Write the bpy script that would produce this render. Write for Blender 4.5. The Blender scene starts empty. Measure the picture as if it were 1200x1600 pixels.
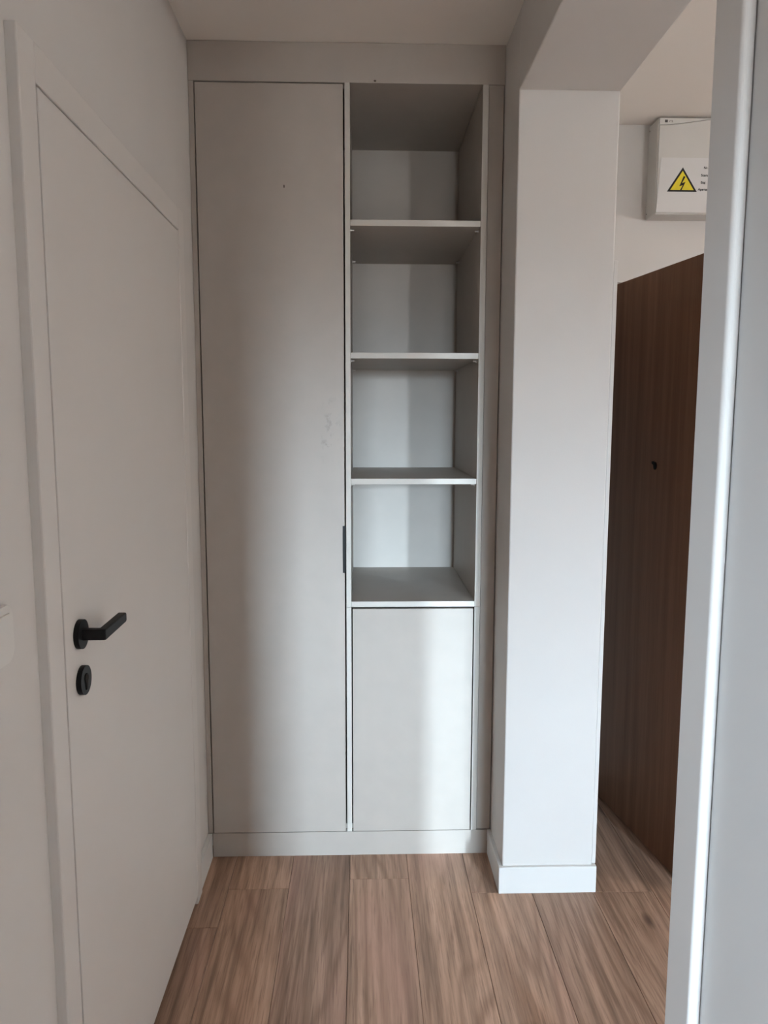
import bpy, bmesh, math, random
from mathutils import Vector, Matrix

scene = bpy.context.scene
COL = scene.collection

# ------------------------------------------------------------------ camera
F_PX, PITCH, YAW, ROLL = 1190.0, 0.1213, 0.0294, 0.002
CAM = Vector((0.5248, -2.4585, 1.4895))
fw = Vector((math.sin(YAW) * math.cos(PITCH), math.cos(YAW) * math.cos(PITCH), -math.sin(PITCH)))
rt = Vector((math.cos(YAW), -math.sin(YAW), 0.0))
up = rt.cross(fw)
r2 = rt * math.cos(ROLL) + up * math.sin(ROLL)
u2 = up * math.cos(ROLL) - rt * math.sin(ROLL)
cd = bpy.data.cameras.new('camera')
cd.sensor_fit = 'VERTICAL'
cd.sensor_height = 36.0
cd.lens = 36.0 * F_PX / 1600.0
cd.clip_start = 0.02
cam = bpy.data.objects.new('camera', cd)
COL.objects.link(cam)
cam.matrix_world = Matrix(((r2.x, u2.x, -fw.x, CAM.x), (r2.y, u2.y, -fw.y, CAM.y), (r2.z, u2.z, -fw.z, CAM.z), (0, 0, 0, 1)))
scene.camera = cam

# ------------------------------------------------------------------ sky, windows' daylight, exposure
SKY = 272.0
world = bpy.data.worlds.new('sky')
scene.world = world
world.use_nodes = True
wn, wl = world.node_tree.nodes, world.node_tree.links
wn.clear()
wo = wn.new('ShaderNodeOutputWorld')
bg = wn.new('ShaderNodeBackground')
bg.inputs['Strength'].default_value = SKY
tc = wn.new('ShaderNodeTexCoord')
sp = wn.new('ShaderNodeSeparateXYZ')
rp = wn.new('ShaderNodeValToRGB')
wl.new(tc.outputs['Generated'], sp.inputs[0])
mr = wn.new('ShaderNodeMapRange')
mr.inputs['From Min'].default_value = -1.0
wl.new(sp.outputs['Z'], mr.inputs['Value'])
wl.new(mr.outputs[0], rp.inputs[0])
el = rp.color_ramp.elements                       # overcast sky over a dull ground
el[0].position, el[0].color = 0.0, (0.06, 0.06, 0.055, 1)
el[1].position, el[1].color = 1.0, (0.67, 0.85, 1.0, 1)
e = el.new(0.497); e.color = (0.09, 0.09, 0.088, 1)
e = el.new(0.54); e.color = (0.67, 0.85, 1.0, 1)
wl.new(rp.outputs[0], bg.inputs[0])
wl.new(bg.outputs[0], wo.inputs[0])

WA = (0.93, 1.29, 1.00, 2.20, -7.0)             # window of the room behind: x0, x1, z0, z1, y
WB = (3.01, 3.34, 0.80, 2.20, -7.0)               # second window of the same room


WC = (-4.93, -4.66, 1.45, 2.20, -2.58)            # added window of an added side room, lights the near pier: y0, y1, z0, z1, x


def portal(w, side=False):
    l = bpy.data.lights.new('window_portal', 'AREA')
    l.shape = 'RECTANGLE'
    l.size, l.size_y = w[1] - w[0], w[3] - w[2]
    l.cycles.is_portal = True
    o = bpy.data.objects.new('window_portal', l)
    COL.objects.link(o)
    o.location = ((w[0] + w[1]) / 2, w[4] - 0.10, (w[2] + w[3]) / 2)
    o.rotation_euler = (math.radians(90), 0, 0)    # -Z axis points to +Y, into the room
    if side:
        o.location = (w[4] - 0.06, (w[0] + w[1]) / 2, (w[2] + w[3]) / 2)
        o.rotation_euler = (math.radians(90), 0, math.radians(-90))


portal(WA)
portal(WB)
portal(WC, True)

vs = scene.view_settings
vs.view_transform = 'Standard'
vs.look = 'None'
vs.gamma = 1.0
vs.use_curve_mapping = False
vs.exposure = 1.5
scene.cycles.diffuse_bounces = 8
scene.cycles.max_bounces = 12
scene.cycles.sample_clamp_indirect = 6.0


# ------------------------------------------------------------------ materials
def srgb(r, g, b):
    f = lambda c: (c / 255 / 12.92) if c / 255 <= 0.04045 else ((c / 255 + 0.055) / 1.055) ** 2.4
    return (f(r), f(g), f(b), 1.0)


class NT:
    def __init__(s, name):
        s.m = bpy.data.materials.new(name)
        s.m.use_nodes = True
        s.n, s.l = s.m.node_tree.nodes, s.m.node_tree.links
        s.b = s.n['Principled BSDF']

    def node(s, t, **kw):
        n = s.n.new(t)
        for k, v in kw.items():
            setattr(n, k, v)
        return n

    def math(s, op, a, b=None, c=None, clamp=False):
        n = s.n.new('ShaderNodeMath'); n.operation = op; n.use_clamp = clamp
        for i, v in enumerate((a, b, c)):
            if v is None: continue
            if isinstance(v, (int, float)): n.inputs[i].default_value = v
            else: s.l.new(v, n.inputs[i])
        return n.outputs[0]

    def noise(s, vec, scale, detail=3, rough=0.5):
        n = s.n.new('ShaderNodeTexNoise')
        n.inputs['Scale'].default_value = scale
        n.inputs['Detail'].default_value = detail
        n.inputs['Roughness'].default_value = rough
        s.l.new(vec, n.inputs['Vector'])
        return n.outputs['Fac']

    def mapping(s, vec, scale, loc=None):
        n = s.n.new('ShaderNodeMapping')
        n.inputs['Scale'].default_value = scale
        if loc is not None:
            if isinstance(loc, tuple): n.inputs['Location'].default_value = loc
            else: s.l.new(loc, n.inputs['Location'])
        s.l.new(vec, n.inputs['Vector'])
        return n.outputs[0]

    def ramp(s, fac, stops):
        n = s.n.new('ShaderNodeValToRGB')
        e = n.color_ramp.elements
        e[0].position, e[0].color = stops[0]
        e[1].position, e[1].color = stops[-1]
        for p, c in stops[1:-1]:
            k = e.new(p); k.color = c
        s.l.new(fac, n.inputs[0])
        return n.outputs[0]

    def mix(s, fac, a, b, mode='MIX'):
        n = s.n.new('ShaderNodeMix'); n.data_type = 'RGBA'; n.blend_type = mode
        for i, v in ((0, fac), (6, a), (7, b)):
            if isinstance(v, (int, float, tuple)): n.inputs[i].default_value = v
            else: s.l.new(v, n.inputs[i])
        return n.outputs[2]

    def obj(s):
        return s.n.new('ShaderNodeTexCoord').outputs['Object']

    def bump(s, h, strength, dist):
        n = s.n.new('ShaderNodeBump')
        n.inputs['Strength'].default_value = strength
        n.inputs['Distance'].default_value = dist
        s.l.new(h, n.inputs['Height'])
        s.l.new(n.outputs[0], s.b.inputs['Normal'])

    def color(s, c):
        if isinstance(c, tuple): s.b.inputs['Base Color'].default_value = c
        else: s.l.new(c, s.b.inputs['Base Color'])


def plain(name, c, rough=0.5, spec=0.5, var=0.03, scale=9.0, bump=0.0, bscale=250.0, metal=0.0):
    t = NT(name)
    v = t.noise(t.obj(), scale, 4)
    lo = tuple(x * (1 - var) for x in c[:3]) + (1,)
    hi = tuple(min(1, x * (1 + var)) for x in c[:3]) + (1,)
    t.color(t.ramp(v, [(0.3, lo), (0.7, hi)]))
    t.b.inputs['Roughness'].default_value = rough
    t.b.inputs['Specular IOR Level'].default_value = spec
    t.b.inputs['Metallic'].default_value = metal
    if bump:
        t.bump(t.noise(t.obj(), bscale, 3), bump, 0.001)
    return t.m


M = {}
M['paint'] = plain('white_wall_paint', (0.615, 0.60, 0.585, 1), 0.85, 0.25, 0.015, 3.0, 0.12, 220)
M['living_paint'] = plain('pale_living_room_paint', (0.68, 0.665, 0.645, 1), 0.85, 0.25, 0.02, 3.0, 0.12, 220)
M['ceiling'] = plain('ceiling_paint', (0.77, 0.735, 0.695, 1), 0.9, 0.2, 0.015, 2.0, 0.1, 220)
M['door_white'] = plain('white_door_lacquer', (0.63, 0.608, 0.588, 1), 0.5, 0.25, 0.012, 4.0, 0.05, 300)
M['base_white'] = plain('white_baseboard_foil', (0.66, 0.66, 0.65, 1), 0.45, 0.3, 0.01, 5.0)
M['back'] = plain('pale_back_board', (0.45, 0.415, 0.38, 1), 0.55, 0.25, 0.02, 14.0)
M['laminate'] = plain('greige_laminate', (0.43, 0.39, 0.352, 1), 0.5, 0.25, 0.025, 14.0, 0.06, 420)
M['edge'] = plain('pale_edge_band', (0.56, 0.535, 0.495, 1), 0.5, 0.3, 0.02, 14.0)
M['black'] = plain('black_metal', (0.006, 0.006, 0.007, 1), 0.5, 0.22, 0.1, 30)
M['dark'] = plain('dark_hole', (0.01, 0.008, 0.007, 1), 0.8, 0.2, 0.1, 30)
M['plastic'] = plain('white_plastic', (0.64, 0.625, 0.60, 1), 0.35, 0.35, 0.01, 10)
M['panel_grey'] = plain('electrical_panel_enamel', (0.54, 0.535, 0.515, 1), 0.4, 0.3, 0.015, 8)
M['sheet'] = plain('white_sign_sheet', (0.60, 0.60, 0.60, 1), 0.6, 0.3, 0.01, 8)
M['yellow'] = plain('warning_yellow', srgb(214, 196, 38), 0.5, 0.4, 0.06, 40)
M['ink'] = plain('black_ink', (0.012, 0.011, 0.011, 1), 0.6, 0.3, 0.05, 40)
M['pin'] = plain('nickel_pin', (0.62, 0.60, 0.57, 1), 0.3, 0.5, 0.03, 40, metal=0.8)
M['frame_white'] = plain('white_window_frame', (0.78, 0.78, 0.78, 1), 0.4, 0.4, 0.01, 10)
M['subfloor'] = plain('grey_underlay', (0.10, 0.085, 0.075, 1), 0.9, 0.2, 0.1, 10)
M['mark'] = plain('scuff_mark', (0.10, 0.085, 0.075, 1), 0.7, 0.2, 0.1, 40)

# tall wardrobe front with faint finger smudges beside its edge
t = NT('greige_laminate_smudged')
oc = t.obj()
v = t.noise(oc, 14.0, 4)
base = t.ramp(v, [(0.3, (0.42, 0.381, 0.344, 1)), (0.7, (0.44, 0.399, 0.360, 1))])
sx = t.node('ShaderNodeSeparateXYZ'); t.l.new(oc, sx.inputs[0])
dx = t.math('DIVIDE', t.math('SUBTRACT', sx.outputs['X'], 0.425), 0.038)
dz = t.math('DIVIDE', t.math('SUBTRACT', sx.outputs['Z'], 1.44), 0.13)
rr = t.math('ADD', t.math('MULTIPLY', dx, dx), t.math('MULTIPLY', dz, dz))
inside = t.math('SUBTRACT', 1.15, rr, clamp=True)
sm = t.noise(t.mapping(oc, (1, 1, 0.7)), 42.0, 4, 0.6)
sm = t.math('MULTIPLY', t.math('SUBTRACT', sm, 0.53, clamp=True), 4.5, clamp=True)
msk = t.math('MULTIPLY', t.math('MULTIPLY', sm, inside), 0.85)
t.color(t.mix(msk, base, (0.24, 0.22, 0.20, 1)))
t.b.inputs['Roughness'].default_value = 0.5
t.b.inputs['Specular IOR Level'].default_value = 0.4
t.bump(t.noise(oc, 420, 3), 0.06, 0.001)
M['laminate_door'] = t.m

# oak look floor planks, grain along Y, each plank with its own piece of the pattern
t = NT('oak_vinyl_plank')
oc = t.obj()
oi = t.node('ShaderNodeObjectInfo')
cx = t.node('ShaderNodeCombineXYZ')
t.l.new(t.math('MULTIPLY', oi.outputs['Random'], 7.3), cx.inputs[0])
t.l.new(t.math('MULTIPLY', oi.outputs['Random'], 31.7), cx.inputs[1])
t.l.new(t.math('MULTIPLY', oi.outputs['Random'], 57.1), cx.inputs[2])
vec = t.node('ShaderNodeVectorMath'); vec.operation = 'ADD'
t.l.new(oc, vec.inputs[0]); t.l.new(cx.outputs[0], vec.inputs[1])
vec = vec.outputs[0]
sx = t.node('ShaderNodeSeparateXYZ'); t.l.new(vec, sx.inputs[0])
warp = t.noise(t.mapping(vec, (3.6, 0.55, 1)), 1.0, 1, 0.3)
warp2 = t.noise(t.mapping(vec, (40, 3.0, 1)), 1.0, 3, 0.55)
phase = t.math('ADD', t.math('MULTIPLY', sx.outputs['X'], 120.0), t.math('ADD', t.math('MULTIPLY', warp, 105.0), t.math('MULTIPLY', warp2, 3.0)))
ring = t.math('ADD', t.math('MULTIPLY', t.math('SINE', phase), 0.5), 0.5)
ring = t.math('MULTIPLY', t.math('POWER', ring, 3.0), t.math('MULTIPLY', t.math('SUBTRACT', t.noise(t.mapping(vec, (7, 1.4, 1)), 1.0, 2), 0.33, clamp=True), 3.6, clamp=True))
pores = t.noise(t.mapping(vec, (210, 8, 1)), 1.0, 3, 0.6)
pores = t.math('MULTIPLY', t.math('SUBTRACT', pores, 0.50, clamp=True), 4.0, clamp=True)
streak = t.noise(t.mapping(vec, (40, 1.3, 1)), 1.0, 4, 0.65)
patch = t.noise(t.mapping(vec, (5, 1.6, 1)), 1.0, 3, 0.5)
col = t.ramp(streak, [(0.28, (0.185, 0.112, 0.076, 1)), (0.50, (0.412, 0.260, 0.181, 1)), (0.72, (0.577, 0.375, 0.270, 1))])
col = t.mix(t.math('MULTIPLY', ring, 0.60), col, (0.211, 0.117, 0.074, 1))
col = t.mix(t.math('MULTIPLY', pores, 0.74), col, (0.161, 0.091, 0.061, 1))
col = t.mix(t.math('MULTIPLY', t.math('SUBTRACT', patch, 0.52, clamp=True), 1.9, clamp=True), col, (0.549, 0.310, 0.244, 1))
vo = t.node('ShaderNodeTexVoronoi'); vo.feature = 'F1'
vo.inputs['Scale'].default_value = 1.0
t.l.new(t.mapping(vec, (4.6, 1.75, 1)), vo.inputs['Vector'])
knot = t.math('MULTIPLY', t.math('SUBTRACT', 0.085, vo.outputs['Distance'], clamp=True), 16.0, clamp=True)
col = t.mix(t.math('MULTIPLY', knot, 0.72), col, (0.055, 0.030, 0.022, 1))
hv = t.node('ShaderNodeHueSaturation')
t.l.new(t.math('ADD', 0.80, t.math('MULTIPLY', oi.outputs['Random'], 0.34)), hv.inputs['Value'])
t.l.new(col, hv.inputs['Color'])
t.color(hv.outputs[0])
t.b.inputs['Roughness'].default_value = 0.48
t.b.inputs['Specular IOR Level'].default_value = 0.4
t.bump(t.math('ADD', t.math('MULTIPLY', ring, 0.5), pores), 0.12, 0.0006)
M['oak'] = t.m

# dark brown veneer of the entrance door, grain upright
t = NT('dark_walnut_veneer')
oc = t.obj()
n1 = t.noise(t.mapping(oc, (26, 26, 0.8)), 1.0, 5, 0.6)
n2 = t.noise(t.mapping(oc, (190, 190, 5)), 1.0, 3, 0.6)
n3 = t.noise(t.mapping(oc, (4, 4, 0.7)), 1.0, 3, 0.5)
col = t.ramp(n1, [(0.25, (0.10, 0.044, 0.022, 1)), (0.5, (0.155, 0.076, 0.040, 1)), (0.75, (0.22, 0.112, 0.062, 1))])
col = t.mix(t.math('MULTIPLY', t.math('SUBTRACT', n2, 0.5, clamp=True), 1.8, clamp=True), col, (0.075, 0.036, 0.02, 1))
col = t.mix(t.math('MULTIPLY', n3, 0.35), col, (0.19, 0.085, 0.052, 1))
t.color(col)
t.b.inputs['Roughness'].default_value = 0.55
t.b.inputs['Specular IOR Level'].default_value = 0.2
M['walnut'] = t.m

# window glass
t = NT('window_glass')
t.n.remove(t.b)
tr = t.node('ShaderNodeBsdfTransparent'); gl = t.node('ShaderNodeBsdfGlossy'); gl.inputs['Roughness'].default_value = 0.02
mx = t.node('ShaderNodeMixShader'); mx.inputs[0].default_value = 0.06
t.l.new(tr.outputs[0], mx.inputs[1]); t.l.new(gl.outputs[0], mx.inputs[2])
t.l.new(mx.outputs[0], t.n['Material Output'].inputs[0])
M['glass'] = t.m


# ------------------------------------------------------------------ mesh helpers
def bbox(bm, x0, x1, y0, y1, z0, z1, bev=0.0, seg=2):
    vs_ = [bm.verts.new((x, y, z)) for x in (x0, x1) for y in (y0, y1) for z in (z0, z1)]
    idx = [(0, 1, 3, 2), (4, 6, 7, 5), (0, 4, 5, 1), (2, 3, 7, 6), (0, 2, 6, 4), (1, 5, 7, 3)]
    fs = [bm.faces.new([vs_[i] for i in f]) for f in idx]
    if bev > 0:
        es = list({e for f in fs for e in f.edges})
        bmesh.ops.bevel(bm, geom=es, offset=bev, segments=seg, affect='EDGES', profile=0.5)


def mk(name, bm, mat, parent=None, smooth=False):
    bmesh.ops.recalc_face_normals(bm, faces=bm.faces)
    me = bpy.data.meshes.new(name)
    bm.to_mesh(me); bm.free()
    me.materials.append(M[mat])
    if smooth:
        for p in me.polygons: p.use_smooth = True
    o = bpy.data.objects.new(name, me)
    COL.objects.link(o)
    if parent is not None:
        o.parent = parent
        o.matrix_parent_inverse = parent.matrix_world.inverted() if parent.type != 'EMPTY' else Matrix.Translation(-parent.location)
    return o


def box(name, mat, b, parent=None, bev=0.0015, seg=2):
    bm = bmesh.new()
    bbox(bm, *b, bev=bev, seg=seg)
    return mk(name, bm, mat, parent)


def boxes(name, mat, bs, parent=None, bev=0.0):
    bm = bmesh.new()
    for b in bs: bbox(bm, *b, bev=bev)
    return mk(name, bm, mat, parent)


def prism(bm, pts, axis, a, b):
    """extrude a polygon given in the two other axes along axis from a to b"""
    def P(p, q):
        return {0: (q, p[0], p[1]), 1: (p[0], q, p[1]), 2: (p[0], p[1], q)}[axis]
    v0 = [bm.verts.new(P(p, a)) for p in pts]; v1 = [bm.verts.new(P(p, b)) for p in pts]
    n = len(pts)
    bm.faces.new(v0); bm.faces.new(v1[::-1])
    for i in range(n):
        bm.faces.new([v0[i], v1[i], v1[(i + 1) % n], v0[(i + 1) % n]])


def disc(bm, c, r, axis, a, b, n=32, bev=0.0, ry=None):
    pts = [(c[0] + r * math.cos(2 * math.pi * i / n), c[1] + (ry or r) * math.sin(2 * math.pi * i / n)) for i in range(n)]
    nf = len(bm.faces)
    prism(bm, pts, axis, a, b)
    if bev:
        bm.faces.ensure_lookup_table()
        caps = [f for f in bm.faces[nf:] if len(f.verts) == n]
        bmesh.ops.bevel(bm, geom=list({e for f in caps for e in f.edges}), offset=bev, segments=2, affect='EDGES', profile=0.5)


def empty(name, loc=(0, 0, 0)):
    o = bpy.data.objects.new(name, None)
    o.empty_display_size = 0.1
    COL.objects.link(o)
    o.location = loc
    return o


def tag(o, label, cat, kind=None, group=None):
    o['label'] = label
    o['category'] = cat
    if kind: o['kind'] = kind
    if group: o['group'] = group
    return o


def S(o, label, cat):
    return tag(o, label, cat, 'structure')


# ------------------------------------------------------------------ the shell
H = 2.62
W = 0.967            # face of the right-hand wall / column
CF = -0.214          # column front
CR = 1.253           # column right face
PY = -1.487          # near pier starts here
LY = -3.00           # the left wall ends here at a stub wall
PB = -1.80           # the free-standing pier ends here
XE = 3.60            # outer side wall of hall and room
XJ = 0.605           # free end of the stub wall
YB = 0.613           # wall behind wardrobe, wall with the entrance door
ZS = 2.404           # underside of the beam
DY0, DY1, DZ = -1.180, -0.2575, 2.005   # left door leaf

fl = S(box('floor', 'subfloor', (-2.8, 3.8, -7.25, 2.3, -0.06, -0.008), bev=0), 'brown oak-look plank floor running towards the wardrobe', 'floor')
S(box('ceiling', 'ceiling', (-2.8, 3.8, -7.25, 2.3, H, H + 0.12), bev=0), 'plain white ceiling above the built-in wardrobe', 'ceiling')
S(boxes('wall_left', 'paint', [(-0.12, 0, DY1 + 0.004, YB, 0, H), (-0.12, 0, -2.30, DY0 - 0.004, 0, H), (-0.12, 0, -7.0, -2.95, 0, H), (-0.12, 0, -2.95, -2.30, 2.08, H), (-0.12, 0, DY0 - 0.004, DY1 + 0.004, DZ + 0.004, H), (-0.17, -0.121, DY0 - 0.1, DY1 + 0.1, -0.008, H)]),  # opening near the viewer added to let side-room light reach the pier
  'white painted wall around the white interior door', 'wall')
S(boxes('wall_back', 'paint', [(-0.12, 1.395, YB, YB + 0.19, 0, H), (2.30, XE + 0.12, YB, YB + 0.19, 0, H), (1.395, 2.30, YB, YB + 0.19, 2.029, H)]),
  'off-white wall above the brown door carrying the electrical panel', 'wall')
S(box('wall_column', 'paint', (W, CR, CF, YB, 0, H), bev=0.004), 'bright white wall end standing right of the wardrobe', 'wall')
S(box('wall_right', 'paint', (W, CR, PB, PY, 0, H), bev=0.003), 'grey-white wall pier close to the viewer at the right', 'wall')
S(box('trim_1', 'paint', (W, CR, PY, CF, ZS, H), bev=0.003), 'white beam over the passage between the white wall end and near pier', 'beam')
S(box('wall_hall', 'paint', (XE, XE + 0.12, -7.0, YB, 0, H), bev=0), 'plain outer wall of the entrance hall', 'wall')
S(box('wall_stub', 'paint', (0.0, XJ, LY - 0.12, LY, 0, H), bev=0.003), 'white stub wall behind the viewer', 'wall')
S(boxes('light_block_wall', 'paint', [(1.47, 1.60, -7.0, LY, 0, H), (1.14, 1.47, LY - 0.12, LY, 0, H), (XJ, 1.14, LY - 0.12, LY, 2.25, H)]), 'unseen white wall added behind the viewer to keep the light of the two windows apart', 'wall')  # unseen wall added to keep right-hand window light off the left wall
S(boxes('wall_living_front', 'living_paint', [(-2.7, WA[0], -7.2, -7.0, 0, H), (WA[1], WB[0], -7.2, -7.0, 0, H), (WB[1], XE + 0.12, -7.2, -7.0, 0, H), (WA[0], WA[1], -7.2, -7.0, 0, WA[2]), (WA[0], WA[1], -7.2, -7.0, WA[3], H),
    (WB[0], WB[1], -7.2, -7.0, 0, WB[2]), (WB[0], WB[1], -7.2, -7.0, WB[3], H)]), 'pale window wall of the room behind the viewer', 'wall')
S(boxes('wall_living_left', 'paint', [(-2.7, -2.58, -7.0, WC[0], 0, H), (-2.7, -2.58, WC[1], -1.9, 0, H), (-2.7, -2.58, WC[0], WC[1], 0, WC[2]), (-2.7, -2.58, WC[0], WC[1], WC[3], H)]), 'window wall of the added side room left of the viewer', 'wall')
S(box('wall_living_back', 'paint', (-2.7, -0.12, -1.9, -1.78, 0, H), bev=0), 'end wall of the added side room left of the viewer', 'wall')
S(boxes('wall_landing', 'paint', [(1.0, 1.1, YB + 0.19, 2.2, 0, H), (2.7, 2.8, YB + 0.19, 2.2, 0, H), (1.0, 2.8, 2.1, 2.2, 0, H)]), 'walls of the stair landing behind the entrance door', 'wall')


def window(name, w, label, side=False):
    e_ = S(empty(name, ((w[0] + w[1]) / 2, w[4] - 0.12, w[2])), label, 'window')
    y0, y1, fwid = w[4] - 0.17, w[4] - 0.12, 0.035
    box('window_frame', 'frame_white', (w[0], w[0] + fwid, y0, y1, w[2], w[3]), e_)
    box('window_frame', 'frame_white', (w[1] - fwid, w[1], y0, y1, w[2], w[3]), e_)
    box('window_frame', 'frame_white', (w[0] + fwid, w[1] - fwid, y0, y1, w[2], w[2] + fwid), e_)
    box('window_frame', 'frame_white', (w[0] + fwid, w[1] - fwid, y0, y1, w[3] - fwid, w[3]), e_)
    box('pane', 'glass', (w[0] + fwid, w[1] - fwid, y0 + 0.02, y0 + 0.024, w[2] + fwid, w[3] - fwid), e_, bev=0)
    if side:                                       # built facing +Y, then turned into the side wall
        e_.location = (w[4] - 0.05, (w[0] + w[1]) / 2, w[2])
        e_.rotation_euler = (0, 0, math.radians(-90))


window('window_1', WA, 'narrow window left of the other in the room behind the viewer')
window('added_window', WC, 'small window of the side room left of the viewer, added to light the near pier', True)
window('window_2', WB, 'narrow window right of the other in the room behind the viewer')

# floor planks -----------------------------------------------------------------
rnd = random.Random(11)
PWID = 0.193
ends = {-1: -0.364, 0: -0.180, 2: -0.135, 4: -0.217, 6: -0.224, 1: -1.05, 3: -0.80, 5: -0.95, 7: -0.62}
x_first = 0.097
col_i = -14
while x_first + col_i * PWID < XE:
    xa = x_first + col_i * PWID
    xb = xa + PWID
    lo, hi = -7.0, YB
    if xb <= 0.0: hi = -1.9
    if xb > CR and xa < 2.7: hi = 2.1
    xa2, xb2 = max(xa, -2.58), min(xb, XE)
    e0 = ends.get(col_i, rnd.uniform(-1.2, 0.1))
    cuts = [e0 + k * 1.32 for k in range(-6, 4)]
    pts = [lo] + [c for c in cuts if lo + 0.05 < c < hi - 0.05] + [hi]
    for ya, yb in zip(pts[:-1], pts[1:]):
        if xb2 - xa2 < 0.01: continue
        g = 0.0005
        box('floor_plank', 'oak', (xa2 + g, xb2 - g, ya + g, yb - g, -0.008, 0.0), fl, bev=0.0011, seg=1)
    col_i += 1

# baseboards -------------------------------------------------------------------
BH, BT = 0.088, 0.012


def board(bm, x0, x1, y0, y1):
    bbox(bm, x0, x1, y0, y1, 0.0, BH, bev=0.002)


bm = bmesh.new()
board(bm, 0.0, 0.015, DY1 + 0.067, -0.0005)
board(bm, 0.0, 0.015, -2.30, DY0 - 0.067)
S(mk('baseboard_left', bm, 'base_white'), 'white baseboard between the white door and the wardrobe', 'baseboard')
bm = bmesh.new()
board(bm, W - BT, W, CF, 0.004)
board(bm, W - BT, CR + BT, CF - BT, CF)
board(bm, CR, CR + BT, CF, YB)
S(mk('baseboard_column', bm, 'base_white'), 'white baseboard wrapped around the bright white wall end', 'baseboard')
bm = bmesh.new()
board(bm, W - BT, W, PB, PY - 0.079)
board(bm, CR, CR + BT, PB, PY)
S(mk('baseboard_right', bm, 'base_white'), 'white baseboard along the near right wall', 'baseboard')
bm = bmesh.new()
board(bm, CR + BT, 1.395, YB - BT, YB)
board(bm, 2.30, XE, YB - BT, YB)
S(mk('baseboard_back', bm, 'base_white'), 'white baseboard beside the brown entrance door', 'baseboard')

# upright trims ----------------------------------------------------------------
bm = bmesh.new()
bbox(bm, CR + 0.0002, CR + 0.013, CF + 0.004, -0.13, BH + 0.001, 1.945, bev=0.002)
S(mk('trim_2', bm, 'paint'), 'thin white upright trim on the hidden side of the bright wall end', 'trim')
bm = bmesh.new()
bbox(bm, W - 0.017, W - 0.0008, PY - 0.078, PY, 0.0, ZS, bev=0.0075, seg=6)
S(mk('trim_3', bm, 'door_white', smooth=False), 'white upright casing with rounded edge on the near right wall', 'trim')

# ------------------------------------------------------------------ left interior door
d1 = S(empty('door_1', (0, (DY0 + DY1) / 2, 0)), 'white flush interior door with black lever handle', 'door')
LX = 0.0185
leaf = box('door_leaf', 'door_white', (LX - 0.04, LX, DY0, DY1, 0.030, DZ), d1, bev=0.0015)
CX = 0.0185
cw = 0.062
box('casing', 'door_white', (-0.12, CX, DY0 - 0.004 - cw, DY0 - 0.004, 0, DZ + 0.004 + cw), d1, bev=0.003)
box('casing', 'door_white', (-0.12, CX, DY1 + 0.004, DY1 + 0.004 + cw, 0, DZ + 0.004 + cw), d1, bev=0.003)
box('casing', 'door_white', (-0.12, CX, DY0 - 0.004, DY1 + 0.004, DZ + 0.004, DZ + 0.004 + cw), d1, bev=0.003)
HY, HZ = -1.118, 1.107
bm = bmesh.new(); disc(bm, (HY, HZ), 0.0265, 0, LX, LX + 0.009, 40, 0.002)
hd = mk('door_handle', bm, 'black', d1)
hd['label'] = 'matt black lever handle on round rosette'
bm = bmesh.new()                                     # square neck, then a flat lever mitred towards the hinges
sec = [(-0.010, -0.008), (0.010, -0.008), (0.010, 0.008), (-0.010, 0.008)]    # (z, across)
path = [((LX + 0.008, HY), (0, 1)), ((LX + 0.043, HY), (-0.7071 * 1.3, 0.7071 * 1.3)), ((LX + 0.041, HY + 0.118), (-1, 0)), ((LX + 0.0405, HY + 0.124), (-1, 0))]
rings = []
for k, ((px, py), (nx, ny)) in enumerate(path):
    sc_ = (1, 1, 0.92, 0.6)[k]
    rings.append([bm.verts.new((px + nx * a * (0.85 if k == 3 else 1), py + ny * a, HZ + z * sc_)) for z, a in sec])
for r0, r1 in zip(rings[:-1], rings[1:]):
    for i in range(4):
        bm.faces.new([r0[i], r0[(i + 1) % 4], r1[(i + 1) % 4], r1[i]])
bm.faces.new(rings[0]); bm.faces.new(rings[-1][::-1])
bmesh.ops.recalc_face_normals(bm, faces=bm.faces)
bmesh.ops.bevel(bm, geom=list(bm.edges), offset=0.0022, segments=2, affect='EDGES', profile=0.5)
mk('lever', bm, 'black', hd)
bm = bmesh.new(); disc(bm, (HY + 0.003, 1.021), 0.0265, 0, LX, LX + 0.009, 40, 0.002)
es = mk('escutcheon', bm, 'black', d1)
es['label'] = 'round black lock rosette below the lever'
bm = bmesh.new(); disc(bm, (HY + 0.003, 1.025), 0.0085, 0, LX + 0.009, LX + 0.0105, 24, 0.0006)
bbox(bm, LX + 0.009, LX + 0.0103, HY - 0.001, HY + 0.007, 1.004, 1.020)
mk('keyhole_cylinder', bm, 'dark', es)
# hinge-side knuckles are hidden; a slim strike line keeps the joint dark by itself

# light switch at the left border ------------------------------------------------
SY, SZ = -1.383, 1.176
sw = tag(empty('light_switch', (0, SY, SZ)), 'white rounded light switch on the wall left of the door', 'light switch')


def rrect(cy, cz, hw, hh, r, n=6):
    p = []
    for (sx_, sz_, a0) in ((1, 1, 0), (-1, 1, 90), (-1, -1, 180), (1, -1, 270)):
        for i in range(n + 1):
            a = math.radians(a0 + 90 * i / n)
            p.append((cy + sx_ * (hw - r) + r * math.cos(a), cz + sz_ * (hh - r) + r * math.sin(a)))
    return p


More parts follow.
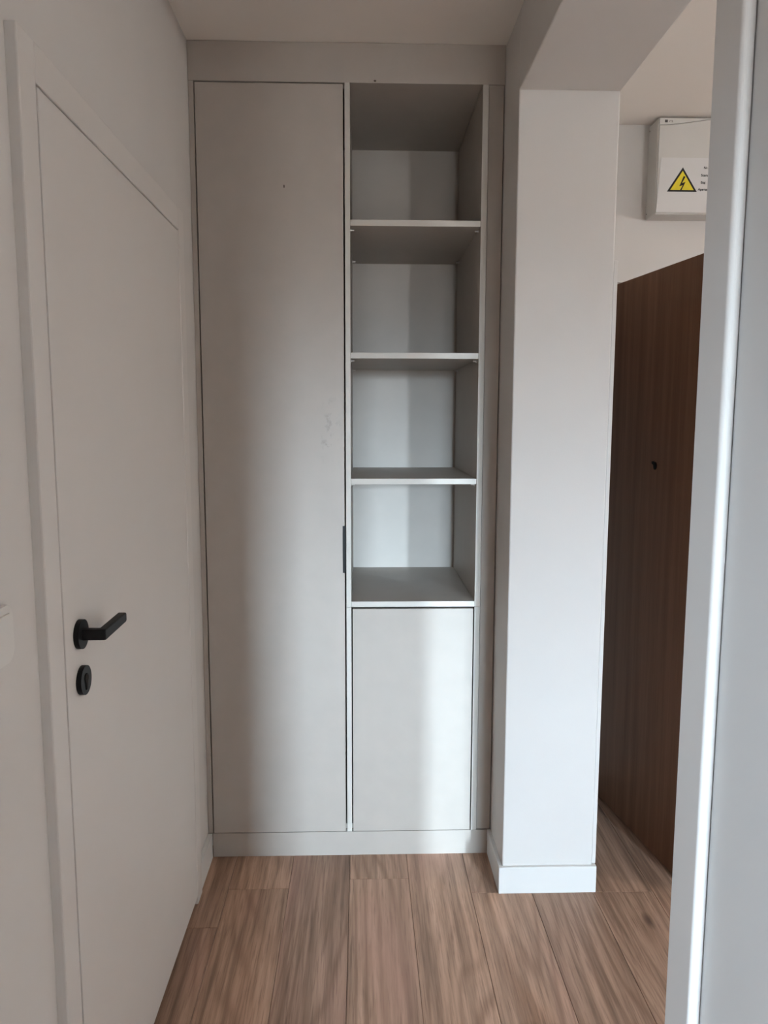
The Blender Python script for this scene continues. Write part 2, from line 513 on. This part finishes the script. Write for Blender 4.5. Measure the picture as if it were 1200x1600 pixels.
bm = bmesh.new(); prism(bm, rrect(SY, SZ, 0.043, 0.043, 0.016), 0, 0.0, 0.007)
bmesh.ops.bevel(bm, geom=[e for e in bm.edges if all(abs(v.co.x - 0.007) < 1e-6 for v in e.verts)], offset=0.003, segments=3, affect='EDGES', profile=0.5)
mk('frame', bm, 'plastic', sw)
bm = bmesh.new(); prism(bm, rrect(SY, SZ, 0.031, 0.031, 0.004), 0, 0.0068, 0.0105)
bmesh.ops.bevel(bm, geom=[e for e in bm.edges if all(abs(v.co.x - 0.0105) < 1e-6 for v in e.verts)], offset=0.0015, segments=2, affect='EDGES', profile=0.5)
mk('rocker', bm, 'plastic', sw)

# ------------------------------------------------------------------ built-in wardrobe
wd = tag(empty('wardrobe', (W / 2, 0.3, 0)), 'tall greige built-in wardrobe with a flat door and open shelf niche', 'wardrobe')
T = 0.018
ZP = 0.085             # plinth height
ZT = 2.505             # underside of top filler
NB = 0.59              # back panel
X1, X2 = 0.474, 0.490  # divider
X3, X4 = 0.898, 0.916  # right side panel
ZN = 0.873             # joint between open niche unit and the unit below
tf = box('top_filler', 'laminate', (0.001, W - 0.001, 0.0, T, ZT, H - 0.001), wd, bev=0.0008)
bm = bmesh.new(); disc(bm, (0.567, 2.511), 0.004, 1, -0.0004, 0.003, 12, ry=0.003)
mk('screw_hole', bm, 'mark', tf)
bm = bmesh.new(); disc(bm, (0.463, 2.517), 0.0025, 1, -0.0004, 0.003, 12, ry=0.004)
mk('screw_hole', bm, 'laminate', tf)
box('side_filler', 'laminate', (0.001, 0.0165, 0.002, 0.03, ZP + 0.002, ZT), wd, bev=0.0006)
box('side_filler', 'laminate', (X4 + 0.0020, W - 0.003, 0.008, 0.03, ZP + 0.002, ZT), wd, bev=0.0006)


def side_panel(x0, x1, z0, z1):
    p = box('side_panel', 'laminate', (x0, x1, 0.0012, NB, z0, z1), wd, bev=0.0004, seg=1)
    box('edge_band', 'edge', (x0, x1, 0.0, 0.0012, z0, z1), p, bev=0.0002, seg=1)
    return p


box('side_panel', 'laminate', (0.0175, 0.034, 0.031, NB, ZP + 0.002, ZT), wd, bev=0.0004, seg=1)   # behind the tall door
side_panel(X1, X2, ZN + 0.0006, ZT)
side_panel(X1, X2, ZP + 0.003, ZN - 0.0006)
side_panel(X3, X4, ZN + 0.0006, ZT)
side_panel(X3, X4, ZP + 0.003, ZN - 0.0006)
box('back_panel', 'back', (0.034, X4, NB, NB + 0.008, ZP, ZT + 0.03), wd, bev=0)
box('top_panel', 'laminate', (X2 + 0.0002, X3 - 0.0002, T + 0.0005, NB, 2.506, 2.522), wd, bev=0.0004, seg=1)
box('top_panel', 'laminate', (0.034, X1 - 0.0002, T + 0.03, NB, 2.506, 2.522), wd, bev=0.0004, seg=1)
box('bottom_panel', 'laminate', (0.034, X1 - 0.0002, 0.021, NB, ZP + 0.003, ZP + 0.021), wd, bev=0)
box('bottom_panel', 'laminate', (X2 + 0.0002, X3 - 0.0002, 0.021, NB, ZP + 0.003, ZP + 0.021), wd, bev=0)


def shelf(z0, z1, y0, pins=True):
    s_ = box('shelf', 'laminate', (X2 + 0.0006, X3 - 0.0006, y0 + 0.0012, NB - 0.001, z0, z1), wd, bev=0.0004, seg=1)
    box('edge_band', 'edge', (X2 + 0.0006, X3 - 0.0006, y0, y0 + 0.0012, z0, z1), s_, bev=0.0002, seg=1)
    if pins:
        for y in (0.045, NB - 0.06):
            for xs, sg in ((X2, 1), (X3, -1)):
                bm = bmesh.new()
                xa, xb = sorted((xs, xs + sg * 0.012))
                disc(bm, (y, z0 - 0.0045), 0.003, 0, xa, xb, 12)
                xa, xb = sorted((xs, xs + sg * 0.003))
                disc(bm, (y, z0 - 0.0045), 0.0055, 0, xa, xb, 12)
                mk('shelf_pin', bm, 'pin', s_)


shelf(2.087, 2.105, 0.003)
shelf(1.681, 1.699, 0.003)
shelf(1.280, 1.298, 0.003)
shelf(ZN + 0.0006, 0.892, 0.0002, pins=False)

td = box('tall_door', 'laminate_door', (0.0205, 0.4690, 0.0, T, ZP + 0.004, ZT - 0.004), wd, bev=0.0008)
bm = bmesh.new()                                     # edge pull: thin lip on the front, wrapped round the door edge
bbox(bm, 0.4625, 0.4705, -0.0025, 0.0, 0.989, 1.144, bev=0.0006)
bbox(bm, 0.4697, 0.4722, -0.0025, 0.016, 0.989, 1.144, bev=0.0006)
h_ = mk('handle', bm, 'black', td)
h_['label'] = 'slim black edge pull'
bm = bmesh.new(); disc(bm, (0.287, 2.201), 0.0022, 1, -0.0004, 0.003, 12, ry=0.005)
mk('nick', bm, 'mark', td)
box('lower_door', 'laminate', (X2 + 0.0042, X3 - 0.0042, 0.0, T, ZP + 0.004, ZN - 0.006), wd, bev=0.0008)
box('plinth', 'laminate', (0.0155, W - BT - 0.0005, 0.004, 0.022, 0.0, ZP), wd, bev=0.0006)

# ------------------------------------------------------------------ brown entrance door, standing open
A = math.radians(8.70)
HX, HYD = 1.4155, 0.665                            # hinge edge of the visible face
d2 = S(empty('door_2', (HX, HYD, 0)), 'dark brown wooden entrance door standing open into the hall', 'door')
d2.rotation_euler = (0, 0, A)                       # local -Y runs along the leaf towards the viewer


def local(name, bm, mat, parent):
    o = mk(name, bm, mat)
    o.parent = parent
    return o


bm = bmesh.new(); bbox(bm, 0.0, 0.045, -0.90, 0.0, 0.008, 1.981, bev=0.002)
lf = local('door_leaf', bm, 'walnut', d2)
# spyhole with its little swivel cover
dl = (0.063 - HYD) / -math.cos(A)
bm = bmesh.new(); disc(bm, (-dl, 1.336), 0.0085, 0, -0.004, 0.001, 20, 0.0008, ry=0.0125)
spy = local('spyhole', bm, 'dark', lf)
bm = bmesh.new(); prism(bm, [(-dl + 0.004, 1.338), (-dl + 0.016, 1.343), (-dl + 0.018, 1.350), (-dl + 0.010, 1.351), (-dl - 0.002, 1.346)], 0, -0.005, -0.001)
local('spyhole_cover', bm, 'dark', spy)
for z in (0.25, 1.75):
    bm = bmesh.new(); disc(bm, (0.049, 0.004), 0.007, 2, z - 0.05, z + 0.05, 14)
    local('hinge', bm, 'black', d2)

# ------------------------------------------------------------------ electrical panel
EX0, EX1, EY0, EZ0, EZ1 = 1.637, 2.03, 0.513, 2.264, 2.611
ep = tag(empty('electrical_panel', ((EX0 + EX1) / 2, YB, EZ0)), 'white electrical panel with yellow warning triangle above the brown door', 'electrical panel')
body = box('body', 'panel_grey', (EX0, EX1, EY0 + 0.006, YB, EZ0, EZ1), ep, bev=0.004)
for z in (2.592, 2.285):
    bm = bmesh.new(); disc(bm, (YB - 0.012, z), 0.0028, 0, EX0 - 0.0006, EX0 + 0.002, 10)
    mk('screw', bm, 'mark', body)
bm = bmesh.new()                                      # front cover with its slanting upper edge
prism(bm, [(EX0 + 0.004, EZ0 + 0.004), (EX1 - 0.004, EZ0 + 0.004), (EX1 - 0.004, EZ1 - 0.004), (1.83, EZ1 - 0.0075), (1.715, 2.588), (1.665, 2.584), (EX0 + 0.004, 2.584)], 1, EY0, EY0 + 0.008)
bmesh.ops.recalc_face_normals(bm, faces=bm.faces)
bmesh.ops.bevel(bm, geom=[e for e in bm.edges if all(abs(v.co.y - EY0) < 1e-6 for v in e.verts)], offset=0.0015, segments=2, affect='EDGES', profile=0.5)
mk('cover', bm, 'panel_grey', ep)


bm = bmesh.new()                                      # label strip above the cover, a dark joint between them
prism(bm, [(EX0 + 0.004, 2.586), (1.665, 2.586), (1.715, 2.5905), (1.83, EZ1 - 0.0045), (1.85, EZ1 - 0.002), (EX0 + 0.004, EZ1 - 0.002)], 1, EY0, EY0 + 0.008)
strip_ = mk('label_strip', bm, 'panel_grey', ep)


def text(name, s_, size, loc, mat, parent, align='LEFT', bold=0.0):
    cu = bpy.data.curves.new(name, 'FONT')
    cu.body = s_; cu.size = size; cu.extrude = 0.0002; cu.offset = bold; cu.align_x = align
    tmp = bpy.data.objects.new(name + '_tmp', cu)
    COL.objects.link(tmp)
    dg = bpy.context.evaluated_depsgraph_get(); dg.update()
    me = bpy.data.meshes.new_from_object(tmp.evaluated_get(dg))
    bpy.data.objects.remove(tmp); bpy.data.curves.remove(cu)
    me.name = name
    me.transform(Matrix.Translation(loc) @ Matrix.Rotation(math.radians(90), 4, 'X'))
    me.materials.clear(); me.materials.append(M[mat])
    o = bpy.data.objects.new(name, me)
    COL.objects.link(o); o.parent = parent
    o.matrix_parent_inverse = Matrix.Translation(-parent.location) if parent.type == 'EMPTY' else parent.matrix_world.inverted()
    return o


SYF = EY0 - 0.002                                     # sign sheet front
bm = bmesh.new()
prism(bm, [(1.640, EZ0 + 0.006), (1.950, EZ0 + 0.006), (1.958, 2.467), (1.652, 2.467)], 1, SYF, EY0 + 0.0002)
sg = mk('warning_sign', bm, 'sheet', ep)
sg['label'] = 'white sheet with yellow lightning triangle'
ta, tb, tcn = Vector((1.7355, 2.430)), Vector((1.681, 2.346)), Vector((1.790, 2.346))
ctr = (ta + tb + tcn) / 3
bm = bmesh.new(); prism(bm, [tuple(ctr + (p - ctr) * 1.05) for p in (ta, tb, tcn)], 1, SYF - 0.0005, SYF + 0.0001)
mk('triangle_border', bm, 'ink', sg)
bm = bmesh.new(); prism(bm, [tuple(ctr + (p - ctr) * 0.82) for p in (ta, tb, tcn)], 1, SYF - 0.0009, SYF - 0.0004)
mk('triangle_field', bm, 'yellow', sg)
bm = bmesh.new()
bolt = [(0.004, 0.034), (0.010, 0.031), (-0.001, 0.010), (0.011, 0.014), (-0.003, -0.016), (-0.007, -0.014), (0.002, 0.003), (-0.010, -0.001)]
prism(bm, [(ctr.x + a * 1.1, ctr.y + b * 1.08 - 0.009) for a, b in bolt], 1, SYF - 0.0013, SYF - 0.0008)
mk('lightning_bolt', bm, 'ink', sg)
for s_, x, z in (('Nr.', 1.815, 2.428), ('Scara', 1.806, 2.401), ('Etaj', 1.806, 2.375), ('Apartament', 1.797, 2.350)):
    text('lettering', s_, 0.012, (x, SYF - 0.0004, z), 'ink', sg, bold=0.0003)
bm = bmesh.new()
for z0_, z1_ in ((2.5935, 2.5975), (2.5985, 2.6025)):
    prism(bm, [(1.660 + (0.0015 if (i in (0, 1)) else 0) * 0, z) if i in (0, 3) else (1.671, z) for i, z in ((0, z0_), (1, z0_), (2, z1_), (3, z1_))], 1, EY0 - 0.0004, EY0 + 0.0005)
mk('logo', bm, 'ink', strip_)
text('lettering', 'VTE', 0.009, (1.675, EY0 - 0.0002, 2.5945), 'mark', strip_)

# ------------------------------------------------------------------ unseen lamp added in the hall to brighten the left door
t = NT('lit_opal_glass')
t.b.inputs['Base Color'].default_value = (0.8, 0.78, 0.74, 1)
t.b.inputs['Emission Color'].default_value = (1.0, 0.93, 0.86, 1)
t.b.inputs['Emission Strength'].default_value = 52.0
M['opal'] = t.m
wlp = tag(empty('added_fill_lamp', (XE, -0.85, 1.95)), 'round opal fill lamp added out of view on the hall side wall', 'wall lamp')
bm = bmesh.new(); disc(bm, (-0.85, 1.95), 0.06, 0, XE - 0.015, XE, 32, 0.003)
mk('base_plate', bm, 'frame_white', wlp)
bm = bmesh.new(); disc(bm, (-0.85, 1.95), 0.018, 0, XE - 0.06, XE - 0.014, 20)
mk('neck', bm, 'frame_white', wlp)
bm = bmesh.new(); bmesh.ops.create_uvsphere(bm, u_segments=28, v_segments=16, radius=0.08, matrix=Matrix.Translation((XE - 0.13, -0.85, 1.95)))
mk('globe', bm, 'opal', wlp, smooth=True)
